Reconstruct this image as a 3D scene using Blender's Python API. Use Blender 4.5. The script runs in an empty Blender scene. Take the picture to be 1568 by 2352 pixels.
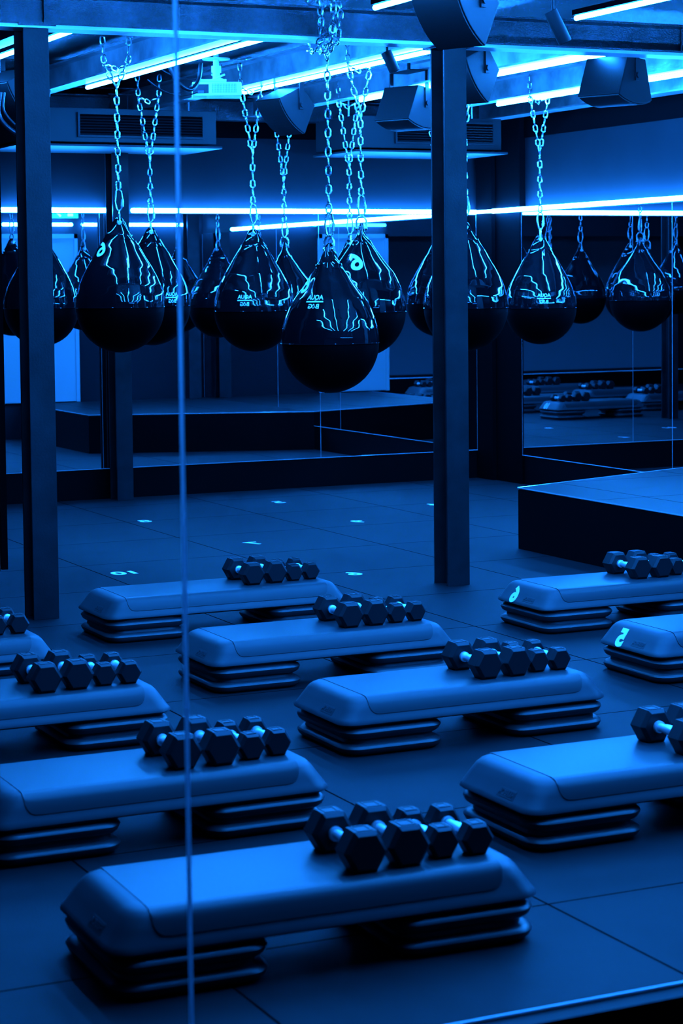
import bpy, bmesh, math, random
from mathutils import Vector, Matrix
from math import sin, cos, pi, radians, sqrt, atan2
SC = bpy.context.scene
COL = SC.collection
# ------------------------------------------------------------------ camera
cam_d = bpy.data.cameras.new('camera'); cam = bpy.data.objects.new('camera', cam_d); COL.objects.link(cam)
SC.camera = cam
YAW, PITCH, ROLL, FPX, PYC = -0.442477, 0.0577744, -0.0105196, 4783.225, 920.40
fw = Vector((-sin(YAW)*cos(PITCH), cos(YAW)*cos(PITCH), -sin(PITCH)))
rt = Vector((cos(YAW), sin(YAW), 0)); up = rt.cross(fw)
r2 = rt*cos(ROLL) + up*sin(ROLL); u2 = -rt*sin(ROLL) + up*cos(ROLL)
M = Matrix(((r2.x, u2.x, -fw.x), (r2.y, u2.y, -fw.y), (r2.z, u2.z, -fw.z))).to_4x4()
M.translation = Vector((0, 0, 1.67)); cam.matrix_world = M
cam_d.sensor_fit = 'VERTICAL'; cam_d.sensor_height = 36; cam_d.sensor_width = 24
cam_d.lens = FPX*36/2352; cam_d.shift_y = (PYC-1176)/2352
cam_d.clip_end = 100
cam_d.dof.use_dof = True; cam_d.dof.focus_distance = 10.3; cam_d.dof.aperture_fstop = 6.3
# ------------------------------------------------------------------ light
EXPOSURE = 0.2
LED_COL = (0.009, 0.195, 1.0, 1); LED_S = 560.0; WALL_LED_S = 420.0
W = bpy.data.worlds.new('world'); SC.world = W; W.use_nodes = True
W.node_tree.nodes['Background'].inputs[0].default_value = (0.0, 0.02, 0.12, 1)
W.node_tree.nodes['Background'].inputs[1].default_value = 0.02
SC.view_settings.view_transform = 'Standard'; SC.view_settings.look = 'None'
SC.view_settings.exposure = EXPOSURE; SC.view_settings.gamma = 1
SC.view_settings.use_curve_mapping = False
SC.cycles.max_bounces = 10; SC.cycles.glossy_bounces = 6; SC.cycles.diffuse_bounces = 4
SC.cycles.sample_clamp_indirect = 8
# ------------------------------------------------------------------ materials
def mat(name, col, rough=0.5, metal=0.0, spec=0.5, coat=0.0, bump=None, emit=None, vary=None, coatr=0.05):
    m = bpy.data.materials.new(name); m.use_nodes = True; nt = m.node_tree
    b = nt.nodes['Principled BSDF']
    if metal < .5 and max(col) < .3: col = tuple(c*.53 for c in col); spec *= (.6 if rough > .2 else 1)
    b.inputs['Base Color'].default_value = (*col, 1); b.inputs['Roughness'].default_value = rough
    b.inputs['Metallic'].default_value = metal; b.inputs['Specular IOR Level'].default_value = spec
    b.inputs['Coat Weight'].default_value = coat; b.inputs['Coat Roughness'].default_value = coatr
    tc = nt.nodes.new('ShaderNodeTexCoord')
    if vary:   # (scale, amount)
        n = nt.nodes.new('ShaderNodeTexNoise'); n.inputs['Scale'].default_value = vary[0]; n.inputs['Detail'].default_value = 6
        nt.links.new(tc.outputs['Object'], n.inputs['Vector'])
        r = nt.nodes.new('ShaderNodeValToRGB')
        a = vary[1]
        r.color_ramp.elements[0].position = .3; r.color_ramp.elements[1].position = .7
        r.color_ramp.elements[0].color = (*[c*(1-a) for c in col], 1); r.color_ramp.elements[1].color = (*[min(1, c*(1+a)) for c in col], 1)
        nt.links.new(n.outputs['Fac'], r.inputs['Fac']); nt.links.new(r.outputs['Color'], b.inputs['Base Color'])
    if bump:   # (scale, strength, distance, stretch)
        mp = nt.nodes.new('ShaderNodeMapping'); mp.inputs['Scale'].default_value = bump[3] if len(bump) > 3 else (1, 1, 1)
        nt.links.new(tc.outputs['Object'], mp.inputs['Vector'])
        n = nt.nodes.new('ShaderNodeTexNoise'); n.inputs['Scale'].default_value = bump[0]; n.inputs['Detail'].default_value = 5
        n.inputs['Roughness'].default_value = .65
        nt.links.new(mp.outputs['Vector'], n.inputs['Vector'])
        bp = nt.nodes.new('ShaderNodeBump'); bp.inputs['Strength'].default_value = bump[1]; bp.inputs['Distance'].default_value = bump[2]
        nt.links.new(n.outputs['Fac'], bp.inputs['Height']); nt.links.new(bp.outputs['Normal'], b.inputs['Normal'])
    if emit:
        b.inputs['Emission Color'].default_value = emit[0]; b.inputs['Emission Strength'].default_value = emit[1]
    return m
LED = mat('led_tube', (0.2, .3, .5), emit=(LED_COL, LED_S))
WLED = mat('wall_led', (0.2, .3, .5), emit=(LED_COL, WALL_LED_S))
JOIST = mat('galvanised_joist', (.3, .31, .32), .3, .6, .6, bump=(30, .4, .004, (1, .3, 1)), vary=(5, .5))
LIT_FLANGE = mat('lit_flange_tone', (.5, .52, .54), .35, .3, .5)  # pale tone that paints light onto the main beam's bottom flange
STEEL = mat('painted_steel', (.075, .078, .082), .22, .95, .7, bump=(80, .7, .006, (1, 1, 2)), vary=(5, .35))
STEEL_COL = mat('column_steel', (.018, .019, .020), .42, .0, .3, bump=(90, .5, .002), vary=(7, .4))
DECK = mat('crinkled_foil_deck', (.085, .087, .09), .24, .9, .6, bump=(70, .8, .012), vary=(4, .3))
WALLP = mat('dark_wall_paint', (.013, .0145, .017), .7, spec=.15, vary=(2, .12))
BASE = mat('black_base_board', (.0020, .0022, .0024), .5, spec=.06, bump=(200, .1, .001))
MIRROR = mat('mirror_glass', (.72, .74, .76), 0.0, 1.0)
EDGE = mat('mirror_cut_edge', (.5, .55, .6), .12, .5, .8)
GEDGE = mat('frosted_glass_edge', (.75, .8, .85), .45)
GEDGE.node_tree.nodes['Principled BSDF'].inputs['Transmission Weight'].default_value = .6
CHROME = mat('zinc_chain', (.95, .96, .97), .25, 1.0)
HANDLE = mat('chromed_knurled_handle', (.96, .97, .98), .42, .75, bump=(900, .2, .0005))
VINYL = mat('glossy_black_vinyl', (.004, .0045, .006), .05, 0, .5, coat=.15, bump=(5, .05, .02, (1, 1, .5)))
MATTE = mat('matte_black_rubber', (.0009, .0009, .001), .45, 0, .05)
WHITE = mat('white_print', (.85, .87, .9), .5)
STEPG = mat('grey_step_plastic', (.062, .065, .068), .48, bump=(420, .25, .001), vary=(14, .06))
STEPMAT = mat('charcoal_step_mat', (.040, .042, .043), .42, bump=(160, .08, .001))
RISER = mat('riser_plastic', (.05, .052, .054), .36)
RUBBER = mat('dumbbell_rubber', (.007, .0073, .0078), .5, bump=(300, .2, .0008))
SPK = mat('speaker_case', (.006, .0063, .0068), .6, spec=.25, bump=(500, .3, .0008))
GRILLE = mat('speaker_grille', (.003, .003, .0035), .55, bump=(700, .5, .001))
PWHITE = mat('white_projector_plastic', (.75, .77, .8), .4)
ACM = mat('vent_grey_metal', (.02, .021, .022), .5)
BLACK = mat('black_metal', (.002, .002, .0023), .8, spec=.02)
DOORM = mat('light_door_paint', (.30, .31, .32), .5)
GREEN = mat('exit_green', (0, .3, .1), .5, emit=((0.02, .8, .35, 1), 1.6))
EXW = mat('exit_white', (.7, .7, .7), .5, emit=((.3, .9, .9, 1), 2.0))
CABLE = mat('black_cable', (.008, .008, .01), .3)
# rubber tile floor: one metre tiles with dark joints
def floor_mat(name, ox, oy, rot=0):
    m = mat(name, (.05, .052, .055), .55, bump=(190, .6, .003), spec=.12)
    nt = m.node_tree; b = nt.nodes['Principled BSDF']; N = nt.nodes.new; Lk = nt.links.new
    tc = N('ShaderNodeTexCoord'); sp = N('ShaderNodeSeparateXYZ'); Lk(tc.outputs['Object'], sp.inputs[0])
    def joint(out, off):
        a = N('ShaderNodeMath'); a.operation = 'SUBTRACT'; Lk(out, a.inputs[0]); a.inputs[1].default_value = off-50
        f = N('ShaderNodeMath'); f.operation = 'FRACT'; Lk(a.outputs[0], f.inputs[0])
        s = N('ShaderNodeMath'); s.operation = 'SUBTRACT'; Lk(f.outputs[0], s.inputs[0]); s.inputs[1].default_value = .5
        ab = N('ShaderNodeMath'); ab.operation = 'ABSOLUTE'; Lk(s.outputs[0], ab.inputs[0])
        g = N('ShaderNodeMath'); g.operation = 'GREATER_THAN'; Lk(ab.outputs[0], g.inputs[0]); g.inputs[1].default_value = .4962
        return g.outputs[0]
    mx = N('ShaderNodeMath'); mx.operation = 'MAXIMUM'; Lk(joint(sp.outputs[0], ox), mx.inputs[0]); Lk(joint(sp.outputs[1], oy), mx.inputs[1])
    # per tile tone and worn clouds
    fl = N('ShaderNodeVectorMath'); fl.operation = 'SUBTRACT'; Lk(tc.outputs['Object'], fl.inputs[0]); fl.inputs[1].default_value = (ox-50, oy-50, 0)
    fl2 = N('ShaderNodeVectorMath'); fl2.operation = 'FLOOR'; Lk(fl.outputs[0], fl2.inputs[0])
    wn = N('ShaderNodeTexWhiteNoise'); wn.noise_dimensions = '2D'; Lk(fl2.outputs[0], wn.inputs['Vector'])
    no = N('ShaderNodeTexNoise'); no.inputs['Scale'].default_value = 3.5; no.inputs['Detail'].default_value = 8; Lk(tc.outputs['Object'], no.inputs['Vector'])
    ad = N('ShaderNodeMath'); ad.operation = 'MULTIPLY_ADD'; Lk(wn.outputs[0], ad.inputs[0]); ad.inputs[1].default_value = .25; Lk(no.outputs['Fac'], ad.inputs[2])
    cr = N('ShaderNodeValToRGB'); cr.color_ramp.elements[0].position = .3; cr.color_ramp.elements[1].position = .95
    cr.color_ramp.elements[0].color = (.0042, .0044, .0046, 1); cr.color_ramp.elements[1].color = (.0115, .0118, .012, 1)
    Lk(ad.outputs[0], cr.inputs['Fac'])
    mix = N('ShaderNodeMix'); mix.data_type = 'RGBA'; Lk(mx.outputs[0], mix.inputs['Factor']); Lk(cr.outputs['Color'], mix.inputs[6]); mix.inputs[7].default_value = (.0014, .0014, .0016, 1)
    Lk(mix.outputs[2], b.inputs['Base Color'])
    inv = N('ShaderNodeMath'); inv.operation = 'MULTIPLY_ADD'; Lk(mx.outputs[0], inv.inputs[0]); inv.inputs[1].default_value = -b.inputs['Specular IOR Level'].default_value; inv.inputs[2].default_value = b.inputs['Specular IOR Level'].default_value
    Lk(inv.outputs[0], b.inputs['Specular IOR Level'])
    return m
FLOORM = floor_mat('rubber_tile_floor', 2.33+.5, 4.22+.5)
PLATM = floor_mat('rubber_platform_top', 2.33+.5, 4.75+.5)
PLATM.node_tree.nodes['Principled BSDF'].inputs['Roughness'].default_value = .42
# ------------------------------------------------------------------ mesh helpers
class MB:
    def __init__(s): s.v = []; s.f = []
    def add(s, vs, fs):
        o = len(s.v); s.v += [tuple(v) for v in vs]; s.f += [tuple(i+o for i in f) for f in fs]; return s
    def box(s, x0, x1, y0, y1, z0, z1, mtx=None):
        vs = [Vector((x, y, z)) for z in (z0, z1) for y in (y0, y1) for x in (x0, x1)]
        if mtx: vs = [mtx @ v for v in vs]
        return s.add(vs, [(0, 2, 3, 1), (4, 5, 7, 6), (0, 1, 5, 4), (2, 6, 7, 3), (0, 4, 6, 2), (1, 3, 7, 5)])
    def prism(s, poly, z0, z1):
        n = len(poly); vs = [(x, y, z0) for x, y in poly]+[(x, y, z1) for x, y in poly]
        return s.add(vs, [tuple(reversed(range(n))), tuple(range(n, 2*n))]+[(i, (i+1) % n, n+(i+1) % n, n+i) for i in range(n)])
    def tube(s, pts, r, n=8, closed=False, cap=True):
        pts = [Vector(p) for p in pts]; k = len(pts); rings = []
        rr = r if hasattr(r, '__len__') else [r]*k
        prev = None
        for i, p in enumerate(pts):
            if closed: t = pts[(i+1) % k]-pts[i-1]
            else: t = pts[min(i+1, k-1)]-pts[max(i-1, 0)]
            t.normalize()
            a = prev if prev is not None else (Vector((0, 0, 1)) if abs(t.z) < .9 else Vector((1, 0, 0)))
            a = (a - t*a.dot(t));
            if a.length < 1e-5: a = t.orthogonal()
            a.normalize(); prev = a; b = t.cross(a)
            rings.append([p+(a*cos(2*pi*j/n)+b*sin(2*pi*j/n))*rr[i] for j in range(n)])
        vs = [v for q in rings for v in q]; fs = []
        for i in range(k if closed else k-1):
            i2 = (i+1) % k
            for j in range(n): fs.append((i*n+j, i*n+(j+1) % n, i2*n+(j+1) % n, i2*n+j))
        if not closed and cap: fs += [tuple(reversed(range(n))), tuple(range((k-1)*n, k*n))]
        return s.add(vs, fs)
    def loft(s, rings, cap0=True, cap1=True):
        n = len(rings[0]); vs = [v for q in rings for v in q]; fs = []
        for i in range(len(rings)-1):
            for j in range(n): fs.append((i*n+j, i*n+(j+1) % n, (i+1)*n+(j+1) % n, (i+1)*n+j))
        if cap0: fs.append(tuple(reversed(range(n))))
        if cap1: fs.append(tuple(range((len(rings)-1)*n, len(rings)*n)))
        return s.add(vs, fs)
    def mesh(s, name, m, smooth=False, bevel=0):
        me = bpy.data.meshes.new(name); me.from_pydata(s.v, [], s.f); me.materials.append(m)
        bm = bmesh.new(); bm.from_mesh(me); bmesh.ops.recalc_face_normals(bm, faces=bm.faces)
        if bevel:
            es = [e for e in bm.edges if len(e.link_faces) == 2 and e.calc_face_angle(0) > .6]
            bmesh.ops.bevel(bm, geom=es, offset=bevel, segments=2, affect='EDGES', profile=.7)
        bm.to_mesh(me); bm.free()
        if smooth:
            for p in me.polygons: p.use_smooth = True
            try: me.set_sharp_from_angle(angle=radians(38))
            except Exception: pass
        return me
    def obj(s, name, m, parent=None, smooth=False, bevel=0):
        o = bpy.data.objects.new(name, s.mesh(name, m, smooth, bevel)); COL.objects.link(o)
        if parent: o.parent = parent
        return o
def tag(o, label=None, cat=None, group=None, kind=None):
    if label: o['label'] = label
    if cat: o['category'] = cat
    if group: o['group'] = group
    if kind: o['kind'] = kind
    return o
def empty(name, loc, rz=0):
    o = bpy.data.objects.new(name, None); COL.objects.link(o); o.location = loc; o.rotation_euler = (0, 0, rz)
    o.empty_display_size = .1
    return o
def struct(o, label=None):
    o['kind'] = 'structure'
    if label: o['label'] = label
    return o
def copy_tree(o, parent=None):
    c = o.copy(); COL.objects.link(c)
    if parent: c.parent = parent; c.matrix_parent_inverse = o.matrix_parent_inverse
    for ch in o.children: copy_tree(ch, c)
    return c
def text_flat(txt, size, depth=0.0, bold=0.0):
    """2-D glyph mesh, centred; returns verts, faces"""
    cu = bpy.data.curves.new('t', 'FONT'); cu.body = txt; cu.size = size; cu.align_x = 'CENTER'; cu.align_y = 'CENTER'
    cu.extrude = depth; cu.offset = bold; cu.resolution_u = 4
    to = bpy.data.objects.new('t', cu); COL.objects.link(to)
    dg = bpy.context.evaluated_depsgraph_get(); me = bpy.data.meshes.new_from_object(to.evaluated_get(dg))
    vs = [v.co.copy() for v in me.vertices]; fs = [tuple(p.vertices) for p in me.polygons]
    bpy.data.objects.remove(to); bpy.data.curves.remove(cu); bpy.data.meshes.remove(me)
    return vs, fs
# ------------------------------------------------------------------ the room
YB, XR, YF, MT, MBZ = 15.32, 8.59, 3.48, 2.2, .235
struct(MB().box(-5, XR+.1, -5, YB+.1, -.1, 0).obj('floor', FLOORM), 'dark rubber tile floor with straight joints')
fl = bpy.data.objects['floor']
struct(MB().box(-5, XR+.1, -5, YB+.1, 3.16, 3.25).obj('ceiling', DECK), 'crinkled foil-faced deck above the steel beams')
struct(MB().box(-5, XR+.1, YB, YB+.1, 0, 3.16).obj('wall_back', WALLP), 'dark painted wall above the mirrors')
struct(MB().box(XR, XR+.1, -5, YB, 0, 3.16).obj('wall_right', WALLP))
struct(MB().box(-1, XR-.012, YB-.012, YB, 2.8, 3.16).obj('trim_5', BLACK), 'black band along the top of the back wall')
struct(MB().box(XR-.012, XR, 8.9, YB-.012, 2.8, 3.16).obj('trim_6', BLACK), 'black band along the top of the right wall')
struct(MB().box(-5.1, -5, -5, YB, 0, 3.16).obj('wall_left', WALLP))
struct(MB().box(-5, XR, -2.1, -2, 0, 3.16).obj('wall_front', mat('grey_rear_wall', (.35, .36, .38), .6)))
# black base boards that carry the mirrors
struct(MB().box(-1, XR-.02, YB-.03, YB, 0, MBZ).obj('baseboard_back', BASE, bevel=.003))
struct(MB().box(XR-.03, XR, 8.9, YB-.03, 0, MBZ).obj('baseboard_right', BASE, bevel=.003))
# mirror panes (cut edges catch light)
def mirror(name, a, b, z0, z1, nrm, label):
    """pane from a to b (xy), facing nrm"""
    a = Vector((*a, 0)); b = Vector((*b, 0)); n = Vector((*nrm, 0)); t = (b-a).normalized()
    m = MB(); g = .0015; e = .006
    p = [a+t*g, b-t*g]
    vs = [p[0]+n*.0+Vector((0, 0, z0)), p[1]+Vector((0, 0, z0)), p[1]+Vector((0, 0, z1)), p[0]+Vector((0, 0, z1))]
    vs += [v+n*e for v in vs]
    m.add(vs, [(0, 1, 2, 3), (4, 7, 6, 5), (0, 4, 5, 1), (1, 5, 6, 2), (2, 6, 7, 3), (3, 7, 4, 0)])
    o = m.obj(name, MIRROR); tag(o, label, 'mirror', 'wall mirror panes')
    ed = MB(); ed.tube([vs[4]+Vector((0, 0, 0)), vs[5]], .003, 6); ed.tube([vs[4], vs[7]], .001, 6); ed.tube([vs[5], vs[6]], .001, 6)
    ed.obj('polished_edge', EDGE, o)
    return o
for i, (x0, x1, lb) in enumerate(((2.9, 5.2, 'back wall mirror pane left of the rear steel column'), (5.2, 7.05, 'wide back wall mirror pane between the rear column and the thin joint'), (7.05, 8.5, 'back wall mirror pane nearest the right-hand corner'))):
    mirror('wall_mirror', (x0, YB-.035), (x1, YB-.035), MBZ, MT, (0, -1), lb)
for y0, y1, lb in ((14.62, 12.49, 'right wall mirror pane beside the dark corner pilaster'), (12.49, 11.0, 'right wall mirror pane above the far edge of the platform'), (11.0, 8.95, 'right wall mirror pane beyond the right edge of the platform')):
    mirror('wall_mirror', (XR-.035, y0), (XR-.035, y1), MBZ, MT, (-1, 0), lb)
# near mirror wall: kerb, joint strip and header with its own light
struct(MB().box(-5, XR, YF-.06, YF, 0, .228).obj('baseboard_front', BASE, bevel=.002), 'black kerb across the lower right corner')
ed = MB(); ed.tube([(-5, YF-.002, .232), (XR, YF-.002, .232)], .0038, 8); struct(ed.obj('trim_1', mat('ground_glass_rim', (.85, .88, .9), .3)), 'bright polished edge along the top of the black kerb')
j = MB(); j.tube([(1.334, YF, .235), (1.333, YF, 1.3), (1.332, YF, 2.3)], .0045, 8); struct(j.obj('trim_2', GEDGE), 'thin vertical glass joint in front of the room')
struct(MB().box(-5, XR, YF-.06, YF, 2.3, 3.16).obj('wall_header', WALLP))
# short wall with the light door at the end of the platform
struct(MB().box(6.22, XR, 8.78, 8.88, 0, 3.16).obj('wall_side', WALLP))
d = struct(MB().box(6.27, 7.07, 8.88, 8.92, .39, 2.15).obj('door_1', DOORM, bevel=.004), 'light painted door')
MB().box(6.23, 6.27, 8.88, 8.93, .385, 2.2).box(7.07, 7.11, 8.88, 8.93, .385, 2.2).box(6.23, 7.11, 8.88, 8.93, 2.15, 2.2).obj('door_frame', DOORM, d)
MB().tube([(6.36, 8.93, 1.4), (6.36, 8.97, 1.4), (6.46, 8.97, 1.4)], .01).obj('door_handle', CHROME, d)
ex = MB().box(6.8, 7.12, 8.9, 8.94, 2.37, 2.51).obj('exit_sign', GREEN); tag(ex, 'small green lit exit sign above the light door', 'sign')
e2 = MB().tube([(6.9, 8.945, 2.48), (6.91, 8.945, 2.45), (6.89, 8.945, 2.42), (6.92, 8.945, 2.39)], .012, 6).box(7.0, 7.06, 8.94, 8.946, 2.39, 2.49); e2.obj('running_figure', EXW, ex)
# left end: mirror bay with black post
struct(MB().box(.5, 2.865, 10.12, 10.22, 0, .235).obj('trim_3', BASE), 'black base under the left mirror')
m = mirror('wall_mirror', (.5, 10.1), (2.885, 10.1), .25, 2.3, (0, -1), 'mirror pane cut off by the left edge, beside a black post')
MB().box(2.885, 2.915, 10.06, 10.14, .245, 2.3).obj('black_frame_post', BLACK, m)
MB().box(.5, 2.885, 10.095, 10.2, .235, .25).obj('bottom_rail', BLACK, m)
# platform
P = [(6.47, 8.9), (XR-.03, 8.9), (XR-.03, 11.66+.22), (6.47, 11.12)]
pl = MB().prism(P, 0, .365).obj('platform_riser', BASE)
tag(pl, 'low black raised platform with blue-lit top at the right', 'platform'); pl.name = 'raised_platform'
MB().prism([(P[0][0]+.004, P[0][1]), (P[1][0], P[1][1]), (P[2][0], P[2][1]-.004), (P[3][0]+.004, P[3][1]-.004)], .365, .38).obj('platform_top', PLATM, pl)
en = MB().tube([(6.468, 8.9, .377), (6.468, 11.122, .377), (XR-.03, 11.882, .377)], .0045, 6); en.obj('edge_strip', EDGE, pl)
# ------------------------------------------------------------------ columns (H sections)
def hcol(name, x0, x1, y0, y1, z1, label, group, z0=0.0):
    t = .014; m = MB()
    # flanges face left and right, web between, so the left side shows the dark channel
    m.box(x0, x1, y0, y0+t, z0, z1); m.box(x0, x1, y1-t, y1, z0, z1); m.box((x0+x1)/2-.006, (x0+x1)/2+.006, y0+t, y1-t, z0, z1)
    o = m.obj(name, STEEL_COL, bevel=.002); tag(o, label, 'column', group)
    MB().box(x0-.03, x1+.03, y0-.03, y1+.03, z1-.012, z1).obj('head_plate', STEEL, o)
    return o
hcol('steel_column', 2.99+.015, 3.135, 9.93, 10.09, 2.94, 'dark steel column at the left, in front of the reflected bags', 'steel columns')
hcol('steel_column', 5.335, 5.47, 9.93, 10.09, 2.925, 'dark steel column right of centre that hides part of a bag', 'steel columns')
hcol('steel_column', 5.245, 5.375, 15.09, 15.26, 3.1, 'rear steel column standing against the back mirror', 'steel columns')
hcol('steel_column', 8.30, 8.44, 9.0, 9.14, 3.1, 'steel column on the platform, seen only in the mirrors', 'steel columns', .38)
pil = MB().box(8.535, 8.59, 14.62, 15.28, 0, 3.1).box(8.5, 8.535, 15.02, 15.28, 0, 3.1); struct(pil.obj('trim_4', BLACK, bevel=.002), 'black pilaster boxing in the right rear corner')
# ------------------------------------------------------------------ beams
def ibeam(a, b, z0, z1, w, label, name='steel_beam', lip=.012):
    a = Vector(a); b = Vector(b); t = (b-a).normalized(); n = Vector((-t.y, t.x))
    prof = [(-w/2, z0), (w/2, z0), (w/2, z0+lip), (.005, z0+lip+.006), (.005, z1-lip-.006), (w/2, z1-lip), (w/2, z1), (-w/2, z1), (-w/2, z1-lip), (-.005, z1-lip-.006), (-.005, z0+lip+.006), (-w/2, z0+lip)]
    m = MB(); m.loft([[Vector((p.x+n.x*u, p.y+n.y*u, z)) for u, z in prof] for p in (a, b)])
    o = m.obj(name, JOIST if 'joist' in name else STEEL); tag(o, label, 'beam', 'steel roof beams'); return o
mbm = ibeam((-1, 9.99), (XR, 9.99), 2.935, 3.095, .15, 'main steel beam crossing above the two front columns')
MB().box(-1, XR, 9.99-.08, 9.99+.08, 2.918, 2.935).obj('lit_flange_strip', LIT_FLANGE, mbm)  # strip added under the flange, its lit look put into the colour
for wx in (3.13, 6.9):
    MB().tube([(wx, 9.98, 2.95), (wx, 9.976, 3.0), (wx, 9.978, 3.08)], .008, 6).obj('weld_seam', STEEL, mbm)
ibeam((-1, 15.2), (XR, 15.2), 2.925, 3.095, .12, 'rear steel beam along the top of the back wall')
BX = (3.2, 4.28, 5.4, 6.44, 7.55)
BL = ('steel joist at the far left above the speaker', 'steel joist running back above the leftmost glossy bag', 'steel joist running back over the white projector', 'steel joist running back over the bag behind the column', 'steel joist running back over the bag right of the column')
for x, lb in zip(BX, BL):
    ibeam((x, 10.06), (x, 15.14), 2.955, 3.115, .11, lb, 'steel_joist')
ibeam((8.44, 9.0), (8.44, 15.1), 2.96, 3.13, .16, 'deep steel joist beside the right wall', 'steel_joist')
# ------------------------------------------------------------------ LED tubes
def led(a, b, r, label, group, m=LED):
    wall = group.startswith('wall')
    a = Vector(a); b = Vector(b); t = (b-a).normalized()
    o = MB().tube([a, a+t*.006, b-t*.006, b], [r*.5, r, r, r*.5], 8).obj('led_tube', m)
    tag(o, label, 'light', group)
    # dark channel that carries the tube
    h = MB(); n = Vector((-t.y, t.x, 0)); z0 = a.z+r*1.1
    vs = [p+n*u+Vector((0, 0, w-a.z+z0-a.z*0)) for p in (a, b) for u, w in ((-.02, 0), (.02, 0), (.02, .026), (-.02, .026))] if not wall else [p+n*u+Vector((0, 0, w)) for p in (a, b) for u, w in ((-.045, r+.002), (.0, r+.002), (.0, r+.01), (-.045, r+.01))]
    if not wall: vs = [Vector((v.x, v.y, z0+(.026 if k % 4 in (2, 3) else 0))) for k, v in enumerate(vs)]
    h.add(vs, [(0, 1, 2, 3), (4, 7, 6, 5), (0, 4, 5, 1), (1, 5, 6, 2), (2, 6, 7, 3), (3, 7, 4, 0)])
    if not wall: h.obj('mounting_channel', BLACK, o)
    return o
for x, y0, y1, lb in ((3.34, 10.15, 12.6, 'ceiling light tube at the far left behind the column'), (4.39, 10.12, 13.1, 'ceiling light tube above the leftmost glossy bag'), (5.50, 10.14, 13.4, 'ceiling light tube running into the white projector'),
                      (6.52, 10.14, 13.4, 'ceiling light tube crossing behind the right column'), (7.64, 10.4, 13.4, 'ceiling light tube above the bag right of the column')):
    led((x, y0, 2.945), (x, y1, 2.945), .0125, lb, 'ceiling light tubes')
for x, y1, lb in ((4.45, 8.98, 'light tube in the nearest ceiling bay left of the top speaker'), (5.57, 8.98, 'light tube in the nearest ceiling bay beside the spotlight'), (3.4, 8.9, 'light tube above the upper left corner, out of view'), (6.6, 8.7, 'light tube beyond the upper right corner, out of view'), (2.35, 8.6, 'light tube left of the view in the nearest ceiling bay'), (7.65, 8.6, 'light tube right of the view in the nearest ceiling bay')):
    led((x, 3.65, 2.965), (x, y1, 2.965), .0125, lb, 'ceiling light tubes')
led((4.42, YB-.05, 2.225), (5.265, YB-.05, 2.225), .018, 'horizontal wall light left of the rear column', 'wall light lines', WLED)
led((5.455, YB-.05, 2.225), (8.5, YB-.05, 2.225), .018, 'long horizontal wall light above the back mirror', 'wall light lines', WLED)
led((8.512, 15.26, 2.225), (8.512, 9.9, 2.225), .018, 'rising wall light above the right-hand mirror', 'wall light lines', WLED)
led((6.27, 8.95, 2.3), (7.05, 8.95, 2.3), .017, 'wall light directly above the light door, seen in the mirrors', 'wall light lines', WLED)
led((7.15, 8.95, 2.3), (8.5, 8.95, 2.3), .017, 'wall light beside the door, seen in the mirrors', 'wall light lines', WLED)
NEARLED = mat('near_wall_led', (0.2, .3, .5), emit=(LED_COL, 200))
led((4.65, YF+.03, 2.325), (8.0, YF+.03, 2.325), .015, 'wall light just above the top edge of the view, on the near wall', 'wall light lines', NEARLED)
# ------------------------------------------------------------------ chains
def link(m, c, t, n, L, Wd, r):
    t = t.normalized(); n = (n-t*n.dot(t)).normalized(); pts = []
    hs = (L-Wd)/2; R = Wd/2-r
    for k in range(7):
        a = -pi/2+pi*k/6; pts.append(c+t*(hs+R*cos(a))+n*(R*sin(a)))
    for k in range(7):
        a = pi/2+pi*k/6; pts.append(c+t*(-hs+R*cos(a))+n*(R*sin(a)))
    m.tube(pts, r, 6, closed=True)
def chain_path(m, pts, L=.058, Wd=.036, r=.0050, ph=0):
    pts = [Vector(p) for p in pts]; pitch = L-2.1*r
    segs = [(pts[i], pts[i+1], (pts[i+1]-pts[i]).length) for i in range(len(pts)-1)]
    tot = sum(s[2] for s in segs); n = max(1, int(tot/pitch)); k = ph
    for i in range(n):
        d = (i+.5)*tot/n
        for a, b, l in segs:
            if d <= l: break
            d -= l
        t = (b-a)/l; c = a+t*d
        ref = Vector((.9, -.43, 0)) if k % 2 == 0 else Vector((.43, .9, 0))
        if k % 3 == 1: ref = ref+Vector((.25, .1, 0))
        if abs(t.z) < .4: ref = Vector((0, 0, 1)) if k % 2 else Vector((-t.y, t.x, 0))
        link(m, c, t, ref, L, Wd, r); k += 1
VINYL_PROF = [(0, 1.0), (.12, .998), (.3, .975), (.5, .92), (.71, .83), (.95, .70), (1.15, .585), (1.34, .48), (1.48, .385), (1.6, .31)]
CAMP = Vector((0, 0, 1.67))
def prof_at(h):
    for i in range(len(VINYL_PROF)-1):
        a, b = VINYL_PROF[i], VINYL_PROF[i+1]
        if a[0] <= h <= b[0]:
            t = (h-a[0])/(b[0]-a[0]); return a[1]+(b[1]-a[1])*t
    return VINYL_PROF[-1][1] if h > 0 else 1
def fold(th, h, folds):
    s = 0
    for n, ph, am in folds: s += .7*am*sin(n*th+ph+.35*sin(3*h+ph))
    g = min(1, max(0, h/.35))*(.35+.65*min(1, h/1.2))
    return 1+s*g
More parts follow.
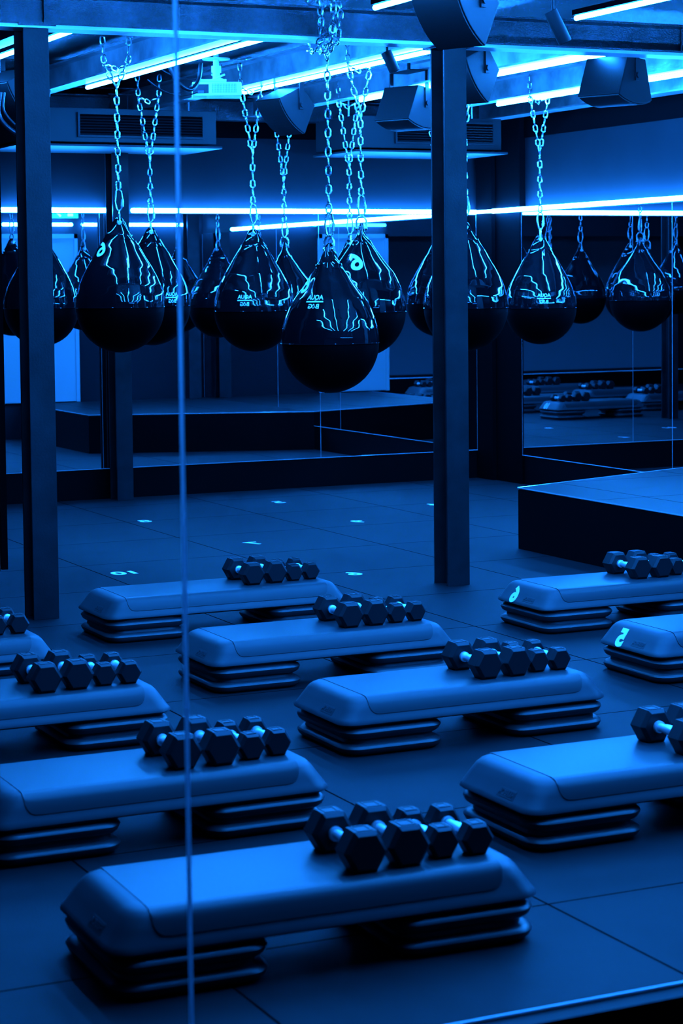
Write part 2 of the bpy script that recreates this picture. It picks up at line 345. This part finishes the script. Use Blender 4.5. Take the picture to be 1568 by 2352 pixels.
def make_bag(x, y, zs, R, label, seed, vz, vdir, tabrot=0, logo=None, number=None, loops=True, group='glossy teardrop punching bags', short=''):
    """zs height of the seam, R radius, vz height where the chain splits, vdir direction of the split"""
    rnd = random.Random(seed)
    root = empty('punching_bag', (x, y, zs-R*1.02)); tag(root, label, 'punching bag', group)
    inv = Vector((-x, -y, -(zs-R*1.02)))
    toc = Vector((-x, -y, 0)).normalized(); rgt = Vector((-toc.y, toc.x, 0))*1.0
    # right-hand direction as the camera sees it
    if rgt.dot(Vector((.9, -.42, 0))) < 0: rgt = -rgt
    th0 = atan2(toc.y, toc.x); sgn = 1 if (toc.cross(rgt)).z > 0 else -1
    base = Vector((0, 0, R*1.02))
    folds = [(rnd.choice((7, 8, 9)), rnd.uniform(0, 6), .008), (rnd.choice((13, 14, 15)), rnd.uniform(0, 6), .0045), (rnd.choice((3, 4)), rnd.uniform(0, 6), .009), (23, rnd.uniform(0, 6), .0015)]
    N = 96
    def P(th, h, off=0):
        # flatten towards the tab
        r = prof_at(h)*R*fold(th, h, folds)+off; f = max(0, (h-.9)/.7)
        a = cos(th-th0-tabrot); b = sin(th-th0-tabrot)
        return base+Vector((cos(th), sin(th), 0))*r*(1-f*.32*abs(a))+Vector((0, 0, h*R))
    # lower half
    rings = []
    for i in range(0, 17):
        a = pi/2*i/16; rr = sin(a)*R*.992 if i else .002; z = -cos(a)*R*1.015
        rings.append([base+Vector((cos(2*pi*j/N)*rr, sin(2*pi*j/N)*rr, z)) for j in range(N)])
    MB().loft(rings).obj('lower_shell', MATTE, root, smooth=True)
    # upper half
    rings = [[P(2*pi*j/N, 1.6*i/44) for j in range(N)] for i in range(45)]
    MB().loft(rings, False, True).obj('upper_shell', VINYL, root, smooth=True)
    # welded seam rim
    MB().tube([base+Vector((cos(2*pi*j/64), sin(2*pi*j/64), 0))*R*1.004 for j in range(64)], R*.012, 6, closed=True).obj('seam_rim', VINYL, root, smooth=True)
    # collar and flattened tab with eye
    tx = Vector((cos(th0+tabrot+pi/2), sin(th0+tabrot+pi/2), 0)); tn = Vector((cos(th0+tabrot), sin(th0+tabrot), 0))
    rings = []
    tabp = ((1.52, .355, .26), (1.58, .325, .225), (1.62, .315, .215), (1.64, .29, .18), (1.72, .245, .12), (1.82, .19, .075), (1.9, .15, .06), (1.97, .115, .055), (2.02, .06, .04))
    for h, a, b in tabp:
        ring = []
        for k in range(32):
            an = 2*pi*k/32; wob = 1+.03*sin(3*an+seed)*(1 if h < 1.9 else 0)
            ring.append(base+tx*cos(an)*a*R*wob+tn*sin(an)*b*R*wob+Vector((0, 0, h*R+.01*R*sin(2*an+seed))))
        rings.append(ring)
    tab = MB().loft(rings).obj('hanging_tab', VINYL, root, smooth=True)
    eye = MB(); c = base+Vector((0, 0, 1.9*R))
    for s in (-1, 1): eye.tube([c+tn*s*.062*R+(tx*cos(a)+Vector((0, 0, 1))*sin(a))*.05*R for a in [2*pi*i/14 for i in range(14)]], .012*R, 6, closed=True)
    eye.obj('grommet', CHROME, tab, smooth=True)
    # shackle: pin through the eye, bow above
    sh = MB(); pr = .006
    sh.tube([c-tn*.036, c+tn*.036], .0065, 8)
    bow = [c-tn*.028, c-tn*.03+Vector((0, 0, .045)), c-tn*.018+Vector((0, 0, .066)), c+Vector((0, 0, .073)), c+tn*.018+Vector((0, 0, .066)), c+tn*.03+Vector((0, 0, .045)), c+tn*.028]
    sh.tube(bow, pr, 8)
    for s in (-1, 1): sh.tube([c+tn*s*.022, c+tn*s*.034], .012, 10)
    sh.obj('shackle', CHROME, root, smooth=True)
    if logo:
        az, hz = logo; parts = MB()
        def wrap(vs, fs, dz, sc=1):
            out = []
            for v in vs:
                u = -v.x  # mirror-written
                th = th0+sgn*(az+u/(prof_at(hz/1.0)*R)); h = hz+(v.y+dz)/R
                out.append(P(th, h, .0022))
            parts.add(out, fs)
        s = R*.125
        wrap(*text_flat('AQUA', s, 0, .0009), s*.66); 
        vs = [Vector((-s*1.5+s*3*i/12, yy, 0)) for yy in (-.11*s, .11*s) for i in range(13)]
        wrap(vs, [(i, i+1, i+14, i+13) for i in range(12)], 0)
        wrap(*text_flat('B  G', s, 0, .0009), -s*.76)
        # drop outline in place of the middle letter
        dr = []
        for k in range(20):
            a = 2*pi*k/20; q = Vector((sin(a)*.24, -cos(a)*.24-.1, 0))
            if k == 10: q = Vector((0, .42, 0))
            elif k in (9, 11): q = Vector((sin(a)*.5, .22, 0))
            dr.append(q*s)
        inn = [q*.62+Vector((0, -.04*s, 0)) for q in dr]
        wrap(dr+inn, [(i, (i+1) % 20, 20+(i+1) % 20, 20+i) for i in range(20)], -s*.72)
        parts.obj('printed_logo', WHITE, root)
    if number:
        ch, az, hz, sz, rot = number; parts = MB(); vs, fs = text_flat(ch, sz*R, 0, .022*R*sz)
        bm = bmesh.new(); bv = [bm.verts.new(v) for v in vs]
        for f in fs:
            try: bm.faces.new([bv[i] for i in f])
            except Exception: pass
        bmesh.ops.remove_doubles(bm, verts=bm.verts, dist=1e-5)
        bmesh.ops.subdivide_edges(bm, edges=bm.edges[:], cuts=3, use_grid_fill=True); bmesh.ops.triangulate(bm, faces=bm.faces[:])
        bm.verts.index_update(); vs = [v.co.copy() for v in bm.verts]; fs = [tuple(v.index for v in f.verts) for f in bm.faces]
        out = []
        for v in vs:
            q = Matrix.Rotation(rot, 3, 'Z') @ Vector((-v.x, v.y, 0))
            out.append(P(th0+sgn*(az+q.x/(prof_at(hz)*R)), hz+q.y/R, .003))
        bm.free(); parts.add(out, fs); parts.obj('number_decal', WHITE, root)
    # chain: a thing of its own, with its snap hook
    top = Vector((x, y, zs+1.9*R+.073))
    ch = empty('hanging_chain', (x, y, vz)); tag(ch, 'steel chain holding the '+short, 'chain', 'steel hanging chains')
    off = -Vector((x, y, vz)); cb = MB()
    Lc = .125*R/.26; a0 = top-Vector((0, 0, .006)); w = .024; q = rgt
    tilt = q*rnd.choice((-.012, .012))
    pts = [a0, a0+q*.012+Vector((0, 0, .006)), a0+q*w*.9+Vector((0, 0, Lc*.22)), a0+q*w+Vector((0, 0, Lc*.55)), a0+q*.017+Vector((0, 0, Lc*.93)), a0+tilt*.2+Vector((0, 0, Lc)), a0-q*.014+Vector((0, 0, Lc*.93)), a0-q*.02+Vector((0, 0, Lc*.5)), a0-q*.012+Vector((0, 0, Lc*.1))]
    cb.tube([p+off for p in pts], .0052, 8, closed=True); cb.tube([pts[2]+off, pts[3]+off], .0085, 8)
    cb.obj('snap_hook', CHROME, ch, smooth=True)
    m = MB(); s0 = top+Vector((0, 0, Lc-.008)); J = Vector((x, y, vz)); vd = Vector((*vdir, 0)).normalized()
    chain_path(m, [s0+off, J+off])
    hw = .075
    bz = 2.95
    for s in (-1, 1):
        chain_path(m, [J+off, Vector((x, y, 0))+vd*s*hw+Vector((0, 0, bz+.02*s))+off, Vector((x, y, 0))+vd*s*(hw+.006)+Vector((0, 0, 3.1))+off], ph=s)
    o = Vector((-vd.y, vd.x, 0))
    if loops: chain_path(m, [Vector((x, y, 0))-vd*(hw+.02)+o*.02+Vector((0, 0, 3.13))+off, Vector((x, y, 0))+vd*(hw+.02)+o*.02+Vector((0, 0, 3.13))+off])
    chain_path(m, [Vector((x, y, 0))-vd*hw+Vector((0, 0, bz-.012))+off, Vector((x, y, 0))+o*.03+Vector((0, 0, bz-.035))+off, Vector((x, y, 0))+vd*hw+Vector((0, 0, bz-.012))+off])
    m.obj('chain_links', CHROME, ch, smooth=True)
    return root
BAGS = [
 # x, y, seam z, R, label, seed, split z, split dir, tab rot, logo, number
 (4.61, 9.86, 1.343, .257, 'lowest glossy black punching bag, hanging in front at the centre', 3, 2.80, (0, 1), .9, (-.42, .85), ('6', -1.05, 1.2, .55, .2)),
 (4.06, 11.58, 1.525, .260, 'large glossy black bag, leftmost one fully in view', 11, 2.80, (1, 0), .15, None, ('6', -1.0, 1.3, .5, .5)),
 (5.0, 13.6, 1.506, .268, 'black punching bag partly behind the leftmost full bag crossed by the glass joint', 5, 2.50, (1, 0), .1, (.55, .22), None),
 (5.40, 12.73, 1.474, .267, 'glossy black bag with small logo, between the glass joint and the centre bag', 8, 2.50, (1, 0), -.1, (-.24, .27), None),
 (6.45, 14.6, 1.46, .248, 'black punching bag peeking out left behind the lowest centre bag', 15, 2.43, (1, 0), 1.3, None, None),
 (5.45, 11.2, 1.480, .262, 'black punching bag with white number, behind the lowest bag', 21, 2.62, (1, 0), 1.45, None, ('6', -.22, 1.13, .58, .55)),
 (6.50, 13.55, 1.475, .240, 'black punching bag almost hidden behind the numbered bag', 2, 2.47, (1, 0), .3, None, None),
 (7.62, 14.3, 1.482, .252, 'black punching bag just left of the right-hand column, rear one of two', 33, 2.44, (1, 0), -.1, None, None),
 (6.32, 11.5, 1.488, .266, 'black punching bag half covered by the right-hand steel column', 41, 2.6, (1, 0), .2, None, None),
 (7.61, 12.75, 1.460, .255, 'glossy black bag with small logo, right of the right-hand column', 51, 2.55, (1, 0), .05, (.1, .27), None),
 (4.3, 13.9, 1.499, .259, 'black punching bag behind the left steel column', 61, 2.6, (1, 0), .2, None, None),
]
SHORT = ['lowest centre bag', 'leftmost bag fully in view', 'bag crossed by the glass joint', 'small-logo bag left of the centre bag', 'bag peeking out left behind the centre bag', 'bag with the white number behind the centre', 'bag hidden behind the numbered bag', 'rear bag just left of the right column', 'bag half covered by the right column', 'small-logo bag right of the right column', 'bag behind the left steel column']
for b, sh in zip(BAGS, SHORT): make_bag(*b, short=sh)
# extra wraps of chain round the main beam above the front bag
m = MB()
for i, (dx, z0) in enumerate(((-.03, 2.9), (.035, 2.93), (.075, 2.99))):
    x = dx
    chain_path(m, [(x, -.10, .03+.02*i), (x+.01, -.105, -.0), (x-.01, -.10, -.19), (x, -.03, -.235+.02*i), (x+.02, .09, -.22), (x+.02, .1, 0)], ph=i)
chain_path(m, [(-.1, -.08, .0), (-.05, -.1, .035), (.0, -.1, .04), (.05, -.1, .02), (.09, -.1, -.03)])
wr = m.obj('chain_wrap', CHROME, smooth=True); wr.location = (4.62, 9.99, 3.1); tag(wr, 'loose chain wrapped round the main beam above the centre bag', 'chain')
# ------------------------------------------------------------------ step platforms
def rrect(L0, L1, W0, W1, r, z, n=5):
    pts = []
    for cx, cy, a0 in ((L1-r, W1-r, 0), (L0+r, W1-r, pi/2), (L0+r, W0+r, pi), (L1-r, W0+r, 3*pi/2)):
        for k in range(n+1):
            a = a0+pi/2*k/n; pts.append(Vector((cx+r*cos(a), cy+r*sin(a), z)))
    return pts
def make_step(x, y, rz, L, label, number=None, back=None):
    Wd = .465; root = empty('step_platform', (x, y, 0), rz); tag(root, label, 'exercise step', 'step platforms with dumbbells')
    # body: bottom lip, bevelled ends, rounded shoulders
    def ring(z, e, s, r): return rrect(e, L-e, s, Wd-s, r, z)
    body = MB().loft([ring(.112, .016, .014, .05), ring(.108, .006, .006, .055), ring(.114, -.003, -.003, .06), ring(.122, -.002, -.002, .06), ring(.130, .005, .002, .06), ring(.160, .026, .011, .06), ring(.186, .043, .022, .06), ring(.197, .053, .031, .06), ring(.2035, .067, .043, .055), ring(.206, .09, .06, .05)])
    body.obj('platform_body', STEPG, root, smooth=True)
    # mat wrapped over the top and both long sides
    SP = ((.130, .002), (.160, .011), (.186, .022), (.197, .031), (.2035, .043), (.206, .06))
    def sat(z):
        for (za, sa), (zb, sb) in zip(SP, SP[1:]):
            if z <= zb: return sa+(sb-sa)*(z-za)/(zb-za)
        return .06
    rings = []
    x0, x1 = .105, L-.105
    xs = [(0, .188), (.003, .172), (.008, .160), (.016, .151), (.028, .146), (.045, .1445)]
    sl = [(x0+d, z) for d, z in xs]+[(x1-d, z) for d, z in reversed(xs)]
    for xx, zl in sl:
        nr = [(sat(zl+(.2-zl)*k/5), zl+(.2-zl)*k/5) for k in range(6)]+[(.043, .2035), (.06, .206)]
        cl = [(s-.0022, z+.0014) for s, z in nr]; fr = [(Wd-s, z) for s, z in reversed(cl)]
        top = cl+fr; inn = [(s+.006 if s < Wd/2 else s-.006, z-.006) for s, z in reversed(top)]
        rings.append([Vector((xx, s, z)) for s, z in top+inn])
    MB().loft(rings).obj('top_mat', STEPMAT, root, smooth=True)
    # embossed maker's plate on the left bevel
    s = .024; v, f = text_flat('Reebok'.upper(), s, .0012, .0004); em = MB()
    nx = Vector((-.82, 0, .573)); tyv = Vector((0, -1, 0)); upv = Vector((.573, 0, .82)); c0 = Vector((.0155, Wd*.35, .145))
    em.add([c0+tyv*(-q.x)+upv*q.y+nx*(q.z+.001) for q in v], f)
    em.obj('embossed_lettering', STEPG, root)
    pq = MB(); a, bq = .048, .0155
    pq.add([c0+tyv*i*a+upv*j*bq+nx*k for k in (-.004, .0009) for j in (-1, 1) for i in (-1, 1)], [(0, 2, 3, 1), (4, 5, 7, 6), (0, 1, 5, 4), (2, 6, 7, 3), (0, 4, 6, 2), (1, 3, 7, 5)])
    pq.obj('maker_plate', STEPG, root, bevel=.0015)
    if number:
        v, f = text_flat(number, .11, .0006, .006); nm = MB(); c0 = Vector((.0185, Wd*.64, .149))
        nm.add([c0+tyv*(-q.x)+upv*q.y+nx*(q.z+.0016) for q in v], f); nm.obj('number_sticker', WHITE, root)
    if back:
        v, f = text_flat(back, .10, .0006, .006); nm = MB(); nb = Vector((.82, 0, .573)); ub = Vector((-.573, 0, .82)); c1 = Vector((L-.0185, Wd*.4, .149))
        nm.add([c1+Vector((0, 1, 0))*(-q.x)+ub*q.y+nb*(q.z+.0016) for q in v], f); nm.obj('number_sticker', WHITE, root)
    # two stacked risers at each end
    for e0, e1 in ((0, .40), (L-.40, L)):
        for k in range(2):
            z = .0565*k; rr = []
            for dz, ins, r in ((0, .020, .05), (.005, .008, .06), (.012, .000, .065), (.022, -.005, .07), (.028, -.007, .07), (.034, -.004, .07), (.041, .006, .065), (.0435, .018, .06), (.0563, .022, .05)):
                rr.append(rrect(e0+ins+.014*(e0 == 0), e1-ins-.014*(e0 != 0), ins, Wd-ins, r, z+dz))
            MB().loft(rr).obj('riser_block', RISER, root, smooth=True)
    return root
def hexhead(m, y0, y1, F, rot, z, bev=.012):
    R = F/sqrt(3); rings = []
    for yy, k in ((y0, .80), (y0+bev, 1), (y1-bev, 1), (y1, .80)):
        rings.append([Vector((R*k*cos(pi/3*i+rot), yy, z+R*k*sin(pi/3*i+rot))) for i in range(6)])
    m.loft(rings)
def make_dumbbell(F):
    """axis along y, centre at origin, flat side down"""
    root = empty('hex_dumbbell', (0, 0, 0)); h = F/2; hl = .085*F/.11; gap = .062
    for s in (-1, 1):
        m = MB(); hexhead(m, s*gap if s > 0 else -gap-hl, s*gap+hl if s > 0 else -gap, F, 0, h)
        hd = m.obj('weight_head', RUBBER, root, bevel=.0016)
        # raised weight plate with recess on the top facet
        y0 = gap+.18*hl if s > 0 else -gap-.82*hl
        p = MB(); a = .2*F; b2 = .64*hl; zt = F
        for (u0, u1, v0, v1) in ((-a, a, 0, .006), (-a, a, b2-.006, b2), (-a, -a+.005, 0, b2), (a-.005, a, 0, b2)):
            p.box(u0, u1, y0+v0, y0+v1, zt-.001, zt+.0014)
        p.obj('weight_mark_frame', RUBBER, hd)
    g = MB(); g.tube([(0, y, h) for y in (-gap-.002, -gap+.01, -gap+.012, -.03, -.015, 0, .015, .03, gap-.012, gap-.01, gap+.002)], [.019, .019, .0135, .0135, .0155, .0165, .0155, .0135, .0135, .019, .019], 14)
    g.obj('chrome_handle', HANDLE, root, smooth=True)
    return root
PROTO = {}
used = set()
def dumbbell(F, x, y, z, rz, label):
    key = F
    if key not in PROTO: PROTO[key] = make_dumbbell(F); o = PROTO[key]
    else: o = copy_tree(PROTO[key])
    o.location = (x, y, z); o.rotation_euler = (0, 0, rz); tag(o, label, 'dumbbell', 'hex dumbbells lying on the steps')
    return o
STEPS = [
 # x0, y0, rot, L, name, number, dumbbell x offsets
 (1.53, 4.545, -.03, 1.145, 'nearest grey step platform, in front at the lower left', None, 'nearest step'),
 (3.04, 5.19, .0, 1.09, 'grey step platform running off the right edge, second nearest', None, 'large step cut by the right edge'),
 (1.60, 5.755, .0, 1.08, 'grey step platform cut off by the left edge, second row from the front', None, 'large step cut by the left edge'),
 (3.085, 6.54, .0, 1.095, 'grey step platform right of centre in the middle of the floor', None, 'middle step right of centre'),
 (1.575, 7.08, .0, 1.09, 'grey step platform at the left edge, level with the middle of the floor', None, 'middle step at the left edge'),
 (3.10, 7.80, .0, 1.125, 'grey step platform behind the glass joint, third from the back', None, 'step behind the glass joint'),
 (4.78, 7.12, .0, 1.08, 'grey step platform with a white 5 at the right edge', '5', 'step numbered five'),
 (3.11, 9.13, .0, 1.24, 'rearmost grey step platform between the two columns', None, 'rearmost step'),
 (4.995, 8.38, .0, 1.08, 'grey step platform with a white 6 beside the right-hand column', '6', 'step numbered six'),
 (1.56, 8.32, .0, 1.06, 'grey step platform just showing at the left edge by the column', None, 'step barely showing at the left edge'),
]
ords = ('first', 'second', 'third', 'last')
SZ = (.104, .104, .080, .080)
for i, (x, y, rz, L, lb, num, sn) in enumerate(STEPS):
    y -= .045; x -= .012 if i else 0; L -= .005 if i else .01
    make_step(x, y, rz, L, lb, num, {'rearmost step': '10', 'step numbered six': '11'}.get(sn))
    rnd = random.Random(i+7)
    for k in range(4):
        if sn == 'step numbered five': 
            continue
        if sn == 'large step cut by the right edge' and k > 1: pass
        u = L-.452+(0, .1215, .2295, .3235)[k]; v = .025+(.19, .20, .19, .205, .19, .205, .205, .225, .215, .2)[i]+rnd.uniform(-.008, .008)+(.0 if k < 2 else .012)
        a = rz+rnd.uniform(-.006, .006)
        px = x+u*cos(rz)-v*sin(rz); py = y+u*sin(rz)+v*cos(rz)
        dumbbell(SZ[k], px, py, .2078, a, '%s hex dumbbell, %s from the left on the %s' % (('bigger', 'bigger', 'smaller', 'smaller')[k], ords[k], sn))
# ------------------------------------------------------------------ floor numbers (mirror-written)
def fnum(txt, x, y, s=.17):
    v, f = text_flat(txt, s, 0, .006); m = MB(); m.add([Vector((-q.x*1.0, q.y, 0)) for q in v], f)
    o = m.obj('floor_number', WHITE, fl); o.location = (x, y, .0015); o['label'] = 'white mirror-written number painted on the floor'
    return o
for t, x, y in (('10', 3.97, 11.3), ('6', 5.10, 10.62), ('7', 5.14, 12.18), ('8', 4.96, 13.7), ('9', 6.24, 12.92), ('5', 6.27, 14.36), ('4', 7.2, 13.6)): fnum(t, x, y)
# ------------------------------------------------------------------ speakers
def make_speaker(loc, yaw, tilt, s, label, roll=0):
    """grille faces -Z locally after tilt about Y; end caps face +-Y"""
    root = empty('ceiling_speaker', loc); tag(root, label, 'loudspeaker', 'wedge loudspeakers hanging from the ceiling')
    R0 = Matrix.Rotation(yaw, 4, 'Z') @ Matrix.Rotation(tilt, 4, 'Y') @ Matrix.Rotation(roll, 4, 'X')
    h = .30*s/2; prof = []
    back = [(-.10, .13), (.10, .13)]; fr = []
    for k in range(13):
        t = k/12; xx = .19-.38*t; fr.append((xx, -.12-.035*(1-(2*t-1)**2)))
    prof = [(-.10, .13), (.10, .13)]+[(.19, -.12)]+[(-.19, -.12)]
    body = [(-.10, .13), (.10, .13)]+[(u*1.0, w+.006) for u, w in fr]
    m = MB(); m.loft([[R0 @ Vector((u*s, yy, w*s)) for u, w in body] for yy in (-h, h)]); m.obj('cabinet', SPK, root, bevel=.005*s)
    g = MB(); o = [(u*.96, w-.004) for u, w in fr]+[(u*.96, w+.004) for u, w in reversed(fr)]
    g.loft([[R0 @ Vector((u*s, yy, w*s)) for u, w in o] for yy in (-h*.95, h*.95)]); g.obj('grille', GRILLE, root)
    # yoke from the end caps to the ceiling
    y = MB(); top = 3.1-loc[2]
    for sg in (-1, 1):
        c = R0 @ Vector((0, sg*(h+.006), .02*s)); e = R0 @ Vector((.02, 0, 0))
        wv = (R0 @ Vector((1, 0, 0))); wv.z = 0; wv = wv.normalized()*.018
        nv = (R0 @ Vector((0, 1, 0))); nv.z = 0; nv = nv.normalized()*.003
        t = Vector((c.x, c.y, min(top, .19*s+.05)))
        c2 = c-Vector((0, 0, .03))
        y.add([c2-wv-nv, c2+wv-nv, c2+wv+nv, c2-wv+nv, t-wv-nv, t+wv-nv, t+wv+nv, t-wv+nv], [(0, 1, 2, 3), (4, 7, 6, 5), (0, 4, 5, 1), (1, 5, 6, 2), (2, 6, 7, 3), (3, 7, 4, 0)])
        y.tube([c, c+nv*4*sg], .016, 10)
    tz = min(top, .19*s+.05); a = R0 @ Vector((0, h+.006, .02*s)); b = R0 @ Vector((0, -h-.006, .02*s))
    y.box(min(a.x, b.x)-.01, max(a.x, b.x)+.01, min(a.y, b.y)-.01, max(a.y, b.y)+.01, tz, tz+.005)
    y.tube([(0, 0, tz), (0, 0, top)], .012, 8)
    y.obj('yoke_bracket', SPK, root)
    return root
make_speaker((4.163, 7.632, 2.80), .43, .85, .80, 'largest wedge loudspeaker, cut by the top edge over the right-hand column')
make_speaker((5.90, 10.70, 2.875), .43, .85, .86, 'wedge loudspeaker directly behind the right-hand column')
make_speaker((6.62, 10.24, 2.805), .43, .06, .93, 'wedge loudspeaker at the upper right under the beam')
make_speaker((6.37, 12.35, 2.81), .43, .10, .95, 'wedge loudspeaker above the rear right vent unit')
make_speaker((5.52, 12.42, 2.79), .30, .80, .80, 'wedge loudspeaker right of the white projector')
make_speaker((3.62, 12.1, 2.80), .43, .8, .9, 'wedge loudspeaker at the left edge behind the column')
# ------------------------------------------------------------------ spotlights
def spot(loc, aim, r, L, label):
    aim = Vector(aim).normalized(); root = empty('spotlight', loc); tag(root, label, 'spotlight', 'cylinder spotlights')
    m = MB(); m.tube([-aim*L/2, -aim*L*.495, aim*L*.47, aim*L/2], [r*.92, r, r, r*.95], 28); m.obj('barrel', SPK, root, smooth=True)
    MB().tube([aim*L*.49, aim*(L*.5+.001)], r*.8, 24).obj('lens', BLACK, root)
    k = MB(); k.tube([-aim*L*.35, -aim*L*.35+Vector((0, 0, .05)), (-aim.x*L*.35, -aim.y*L*.35, 3.12-loc[2])], .008, 8)
    k.tube([(-aim.x*L*.35, -aim.y*L*.35, 3.10-loc[2]), (-aim.x*L*.35, -aim.y*L*.35, 3.14-loc[2])], .05, 20)
    k.obj('mount_stem', SPK, root)
spot((4.95, 8.13, 2.80), (.45, -.1, -.9), .031, .155, 'upper cylinder spotlight, right of the largest loudspeaker')
spot((5.26, 10.42, 2.88), (.35, -.2, -.9), .031, .12, 'lower cylinder spotlight, left of the column loudspeaker')
# ------------------------------------------------------------------ projector
pj = empty('projector', (4.84, 11.96, 2.85)); tag(pj, 'white ceiling projector hanging from a round mount', 'projector'); pj.rotation_euler = (0, 0, -.36)
MB().box(-.15, .15, -.11, .11, -.05, .035).obj('projector_body', PWHITE, pj, bevel=.012)
MB().box(-.148, -.05, -.1125, -.1, -.035, .02).obj('connector_panel', ACM, pj)
g = MB()
for i in range(16):
    for k in range(9): g.box(-.03+i*.0095, -.03+i*.0095+.006, -.1125, -.109, -.03+k*.0062, -.03+k*.0062+.0032)
g.obj('vent_grid', ACM, pj)
mt = MB(); mt.box(-.1, .06, -.06, .06, .04, .055).tube([(0, 0, .05), (0, 0, .1)], .022, 14).tube([(0, 0, .1), (0, 0, .14)], .03, 14).tube([(0, 0, .14), (0, 0, .18)], .018, 14).tube([(0, 0, .178), (0, 0, .186), (0, 0, .192)], [.085, .085, .03], 24)
mt.tube([(-.04, 0, .05), (.05, -.04, .085)], .006).tube([(.06, .03, .05), (-.03, .0, .09)], .006)
mt.tube([(0, 0, .19), (0, 0, .3)], .016, 10)
mt.obj('ceiling_mount', PWHITE, pj, smooth=True)
cb = MB()
def arc(p0, p1, sag, n=14): return [Vector(p0)*(1-t)+Vector(p1)*t-Vector((0, 0, sag*4*t*(1-t))) for t in [i/n for i in range(n+1)]]
cb.tube(arc((-.12, -.12, -.03), (-.42, -.1, .05), .05), .004).tube(arc((-.42, -.1, .05), (-.12, -.05, .06), .09), .004).tube(arc((-.1, -.1, .05), (-.45, 0, .22), .05), .005)
cb.obj('cable', CABLE, pj)
MB().box(-.115, -.08, -.125, -.11, -.032, -.02).obj('blue_plug', mat('blue_plug', (.01, .03, .5), .4), pj)
def smooth(pts, n=8):
    P = [Vector(p) for p in pts]; P = [P[0]*2-P[1]]+P+[P[-1]*2-P[-2]]; o = []
    for i in range(1, len(P)-2):
        a, b, c, d = P[i-1:i+3]
        for k in range(n):
            t = k/n; o.append(.5*((2*b)+(c-a)*t+(2*a-5*b+4*c-d)*t*t+(3*b-a-3*c+d)*t**3))
    return o+[P[-2]]
# thick cable loop on the joist beside the projector
lp = MB(); lp.tube(smooth([(.0, 0, .22), (-.02, 0, .1), (.0, 0, .02), (.05, 0, -.04), (.12, .02, -.06), (.18, .05, .0), (.2, .06, .1)]), .013, 10)
o = lp.obj('cable_loop', CABLE, smooth=True); o.location = (4.42, 11.6, 2.87); tag(o, 'thick black cable loop left of the projector', 'cable')
lp = MB(); lp.tube(smooth([(-.05, 0, .1), (-.06, 0, -.02), (.0, 0, -.1), (.1, .02, -.14), (.22, .05, -.14)]), .016, 10).tube(smooth([(-.02, .02, .1), (-.03, 0, 0), (.05, 0, -.09), (.14, .02, -.12), (.22, .05, -.12)]), .01, 10)
o = lp.obj('cable_loop', CABLE, smooth=True); o.location = (3.3, 11.2, 2.62); tag(o, 'cables drooping below the speaker at the left edge', 'cable')
# ------------------------------------------------------------------ vent units
def vent(x0, x1, gx0, gx1, label):
    root = empty('vent_unit', (x0, 14.5, 2.69)); tag(root, label, 'air vent', 'ceiling vent units'); Lx = x1-x0
    MB().box(0, Lx, .0, .7, 0, .245).obj('housing', ACM, root, bevel=.004)
    MB().box(-.02, Lx+.02, -.07, .72, -.035, -.02).obj('bottom_panel', ACM, root)
    f = MB(); a, b = gx0-x0, gx1-x0
    f.box(a, b, -.02, .0, .2, .215).box(a, b, -.02, 0, .035, .05).box(a, a+.015, -.02, 0, .05, .2).box(b-.015, b, -.02, 0, .05, .2).box((a+b)/2-.004, (a+b)/2+.004, -.006, 0, .05, .2)
    f.obj('grille_frame', ACM, root)
    MB().box(a+.015, b-.015, -.003, .0, .05, .2).obj('dark_opening', BLACK, root)
    s = MB()
    for k in range(7):
        z = .06+k*.02; mm = Matrix.Translation(Vector((0, -.01, z))) @ Matrix.Rotation(.5, 4, 'X'); s.box(a+.015, b-.015, -.009, .009, -.0012, .0012, mm)
    s.obj('louvre_slats', ACM, root)
    MB().tube([(.1, .3, .245), (.1, .3, .42)], .008).tube([(Lx-.1, .3, .245), (Lx-.1, .3, .42)], .008).obj('hanger_rod', CHROME, root)
vent(4.33, 5.86, 4.78, 5.76, 'long louvred vent unit at the upper left below the projector')
vent(7.0, 8.3, 7.35, 8.23, 'louvred vent unit behind the right-hand column')
bpy.context.view_layer.update()
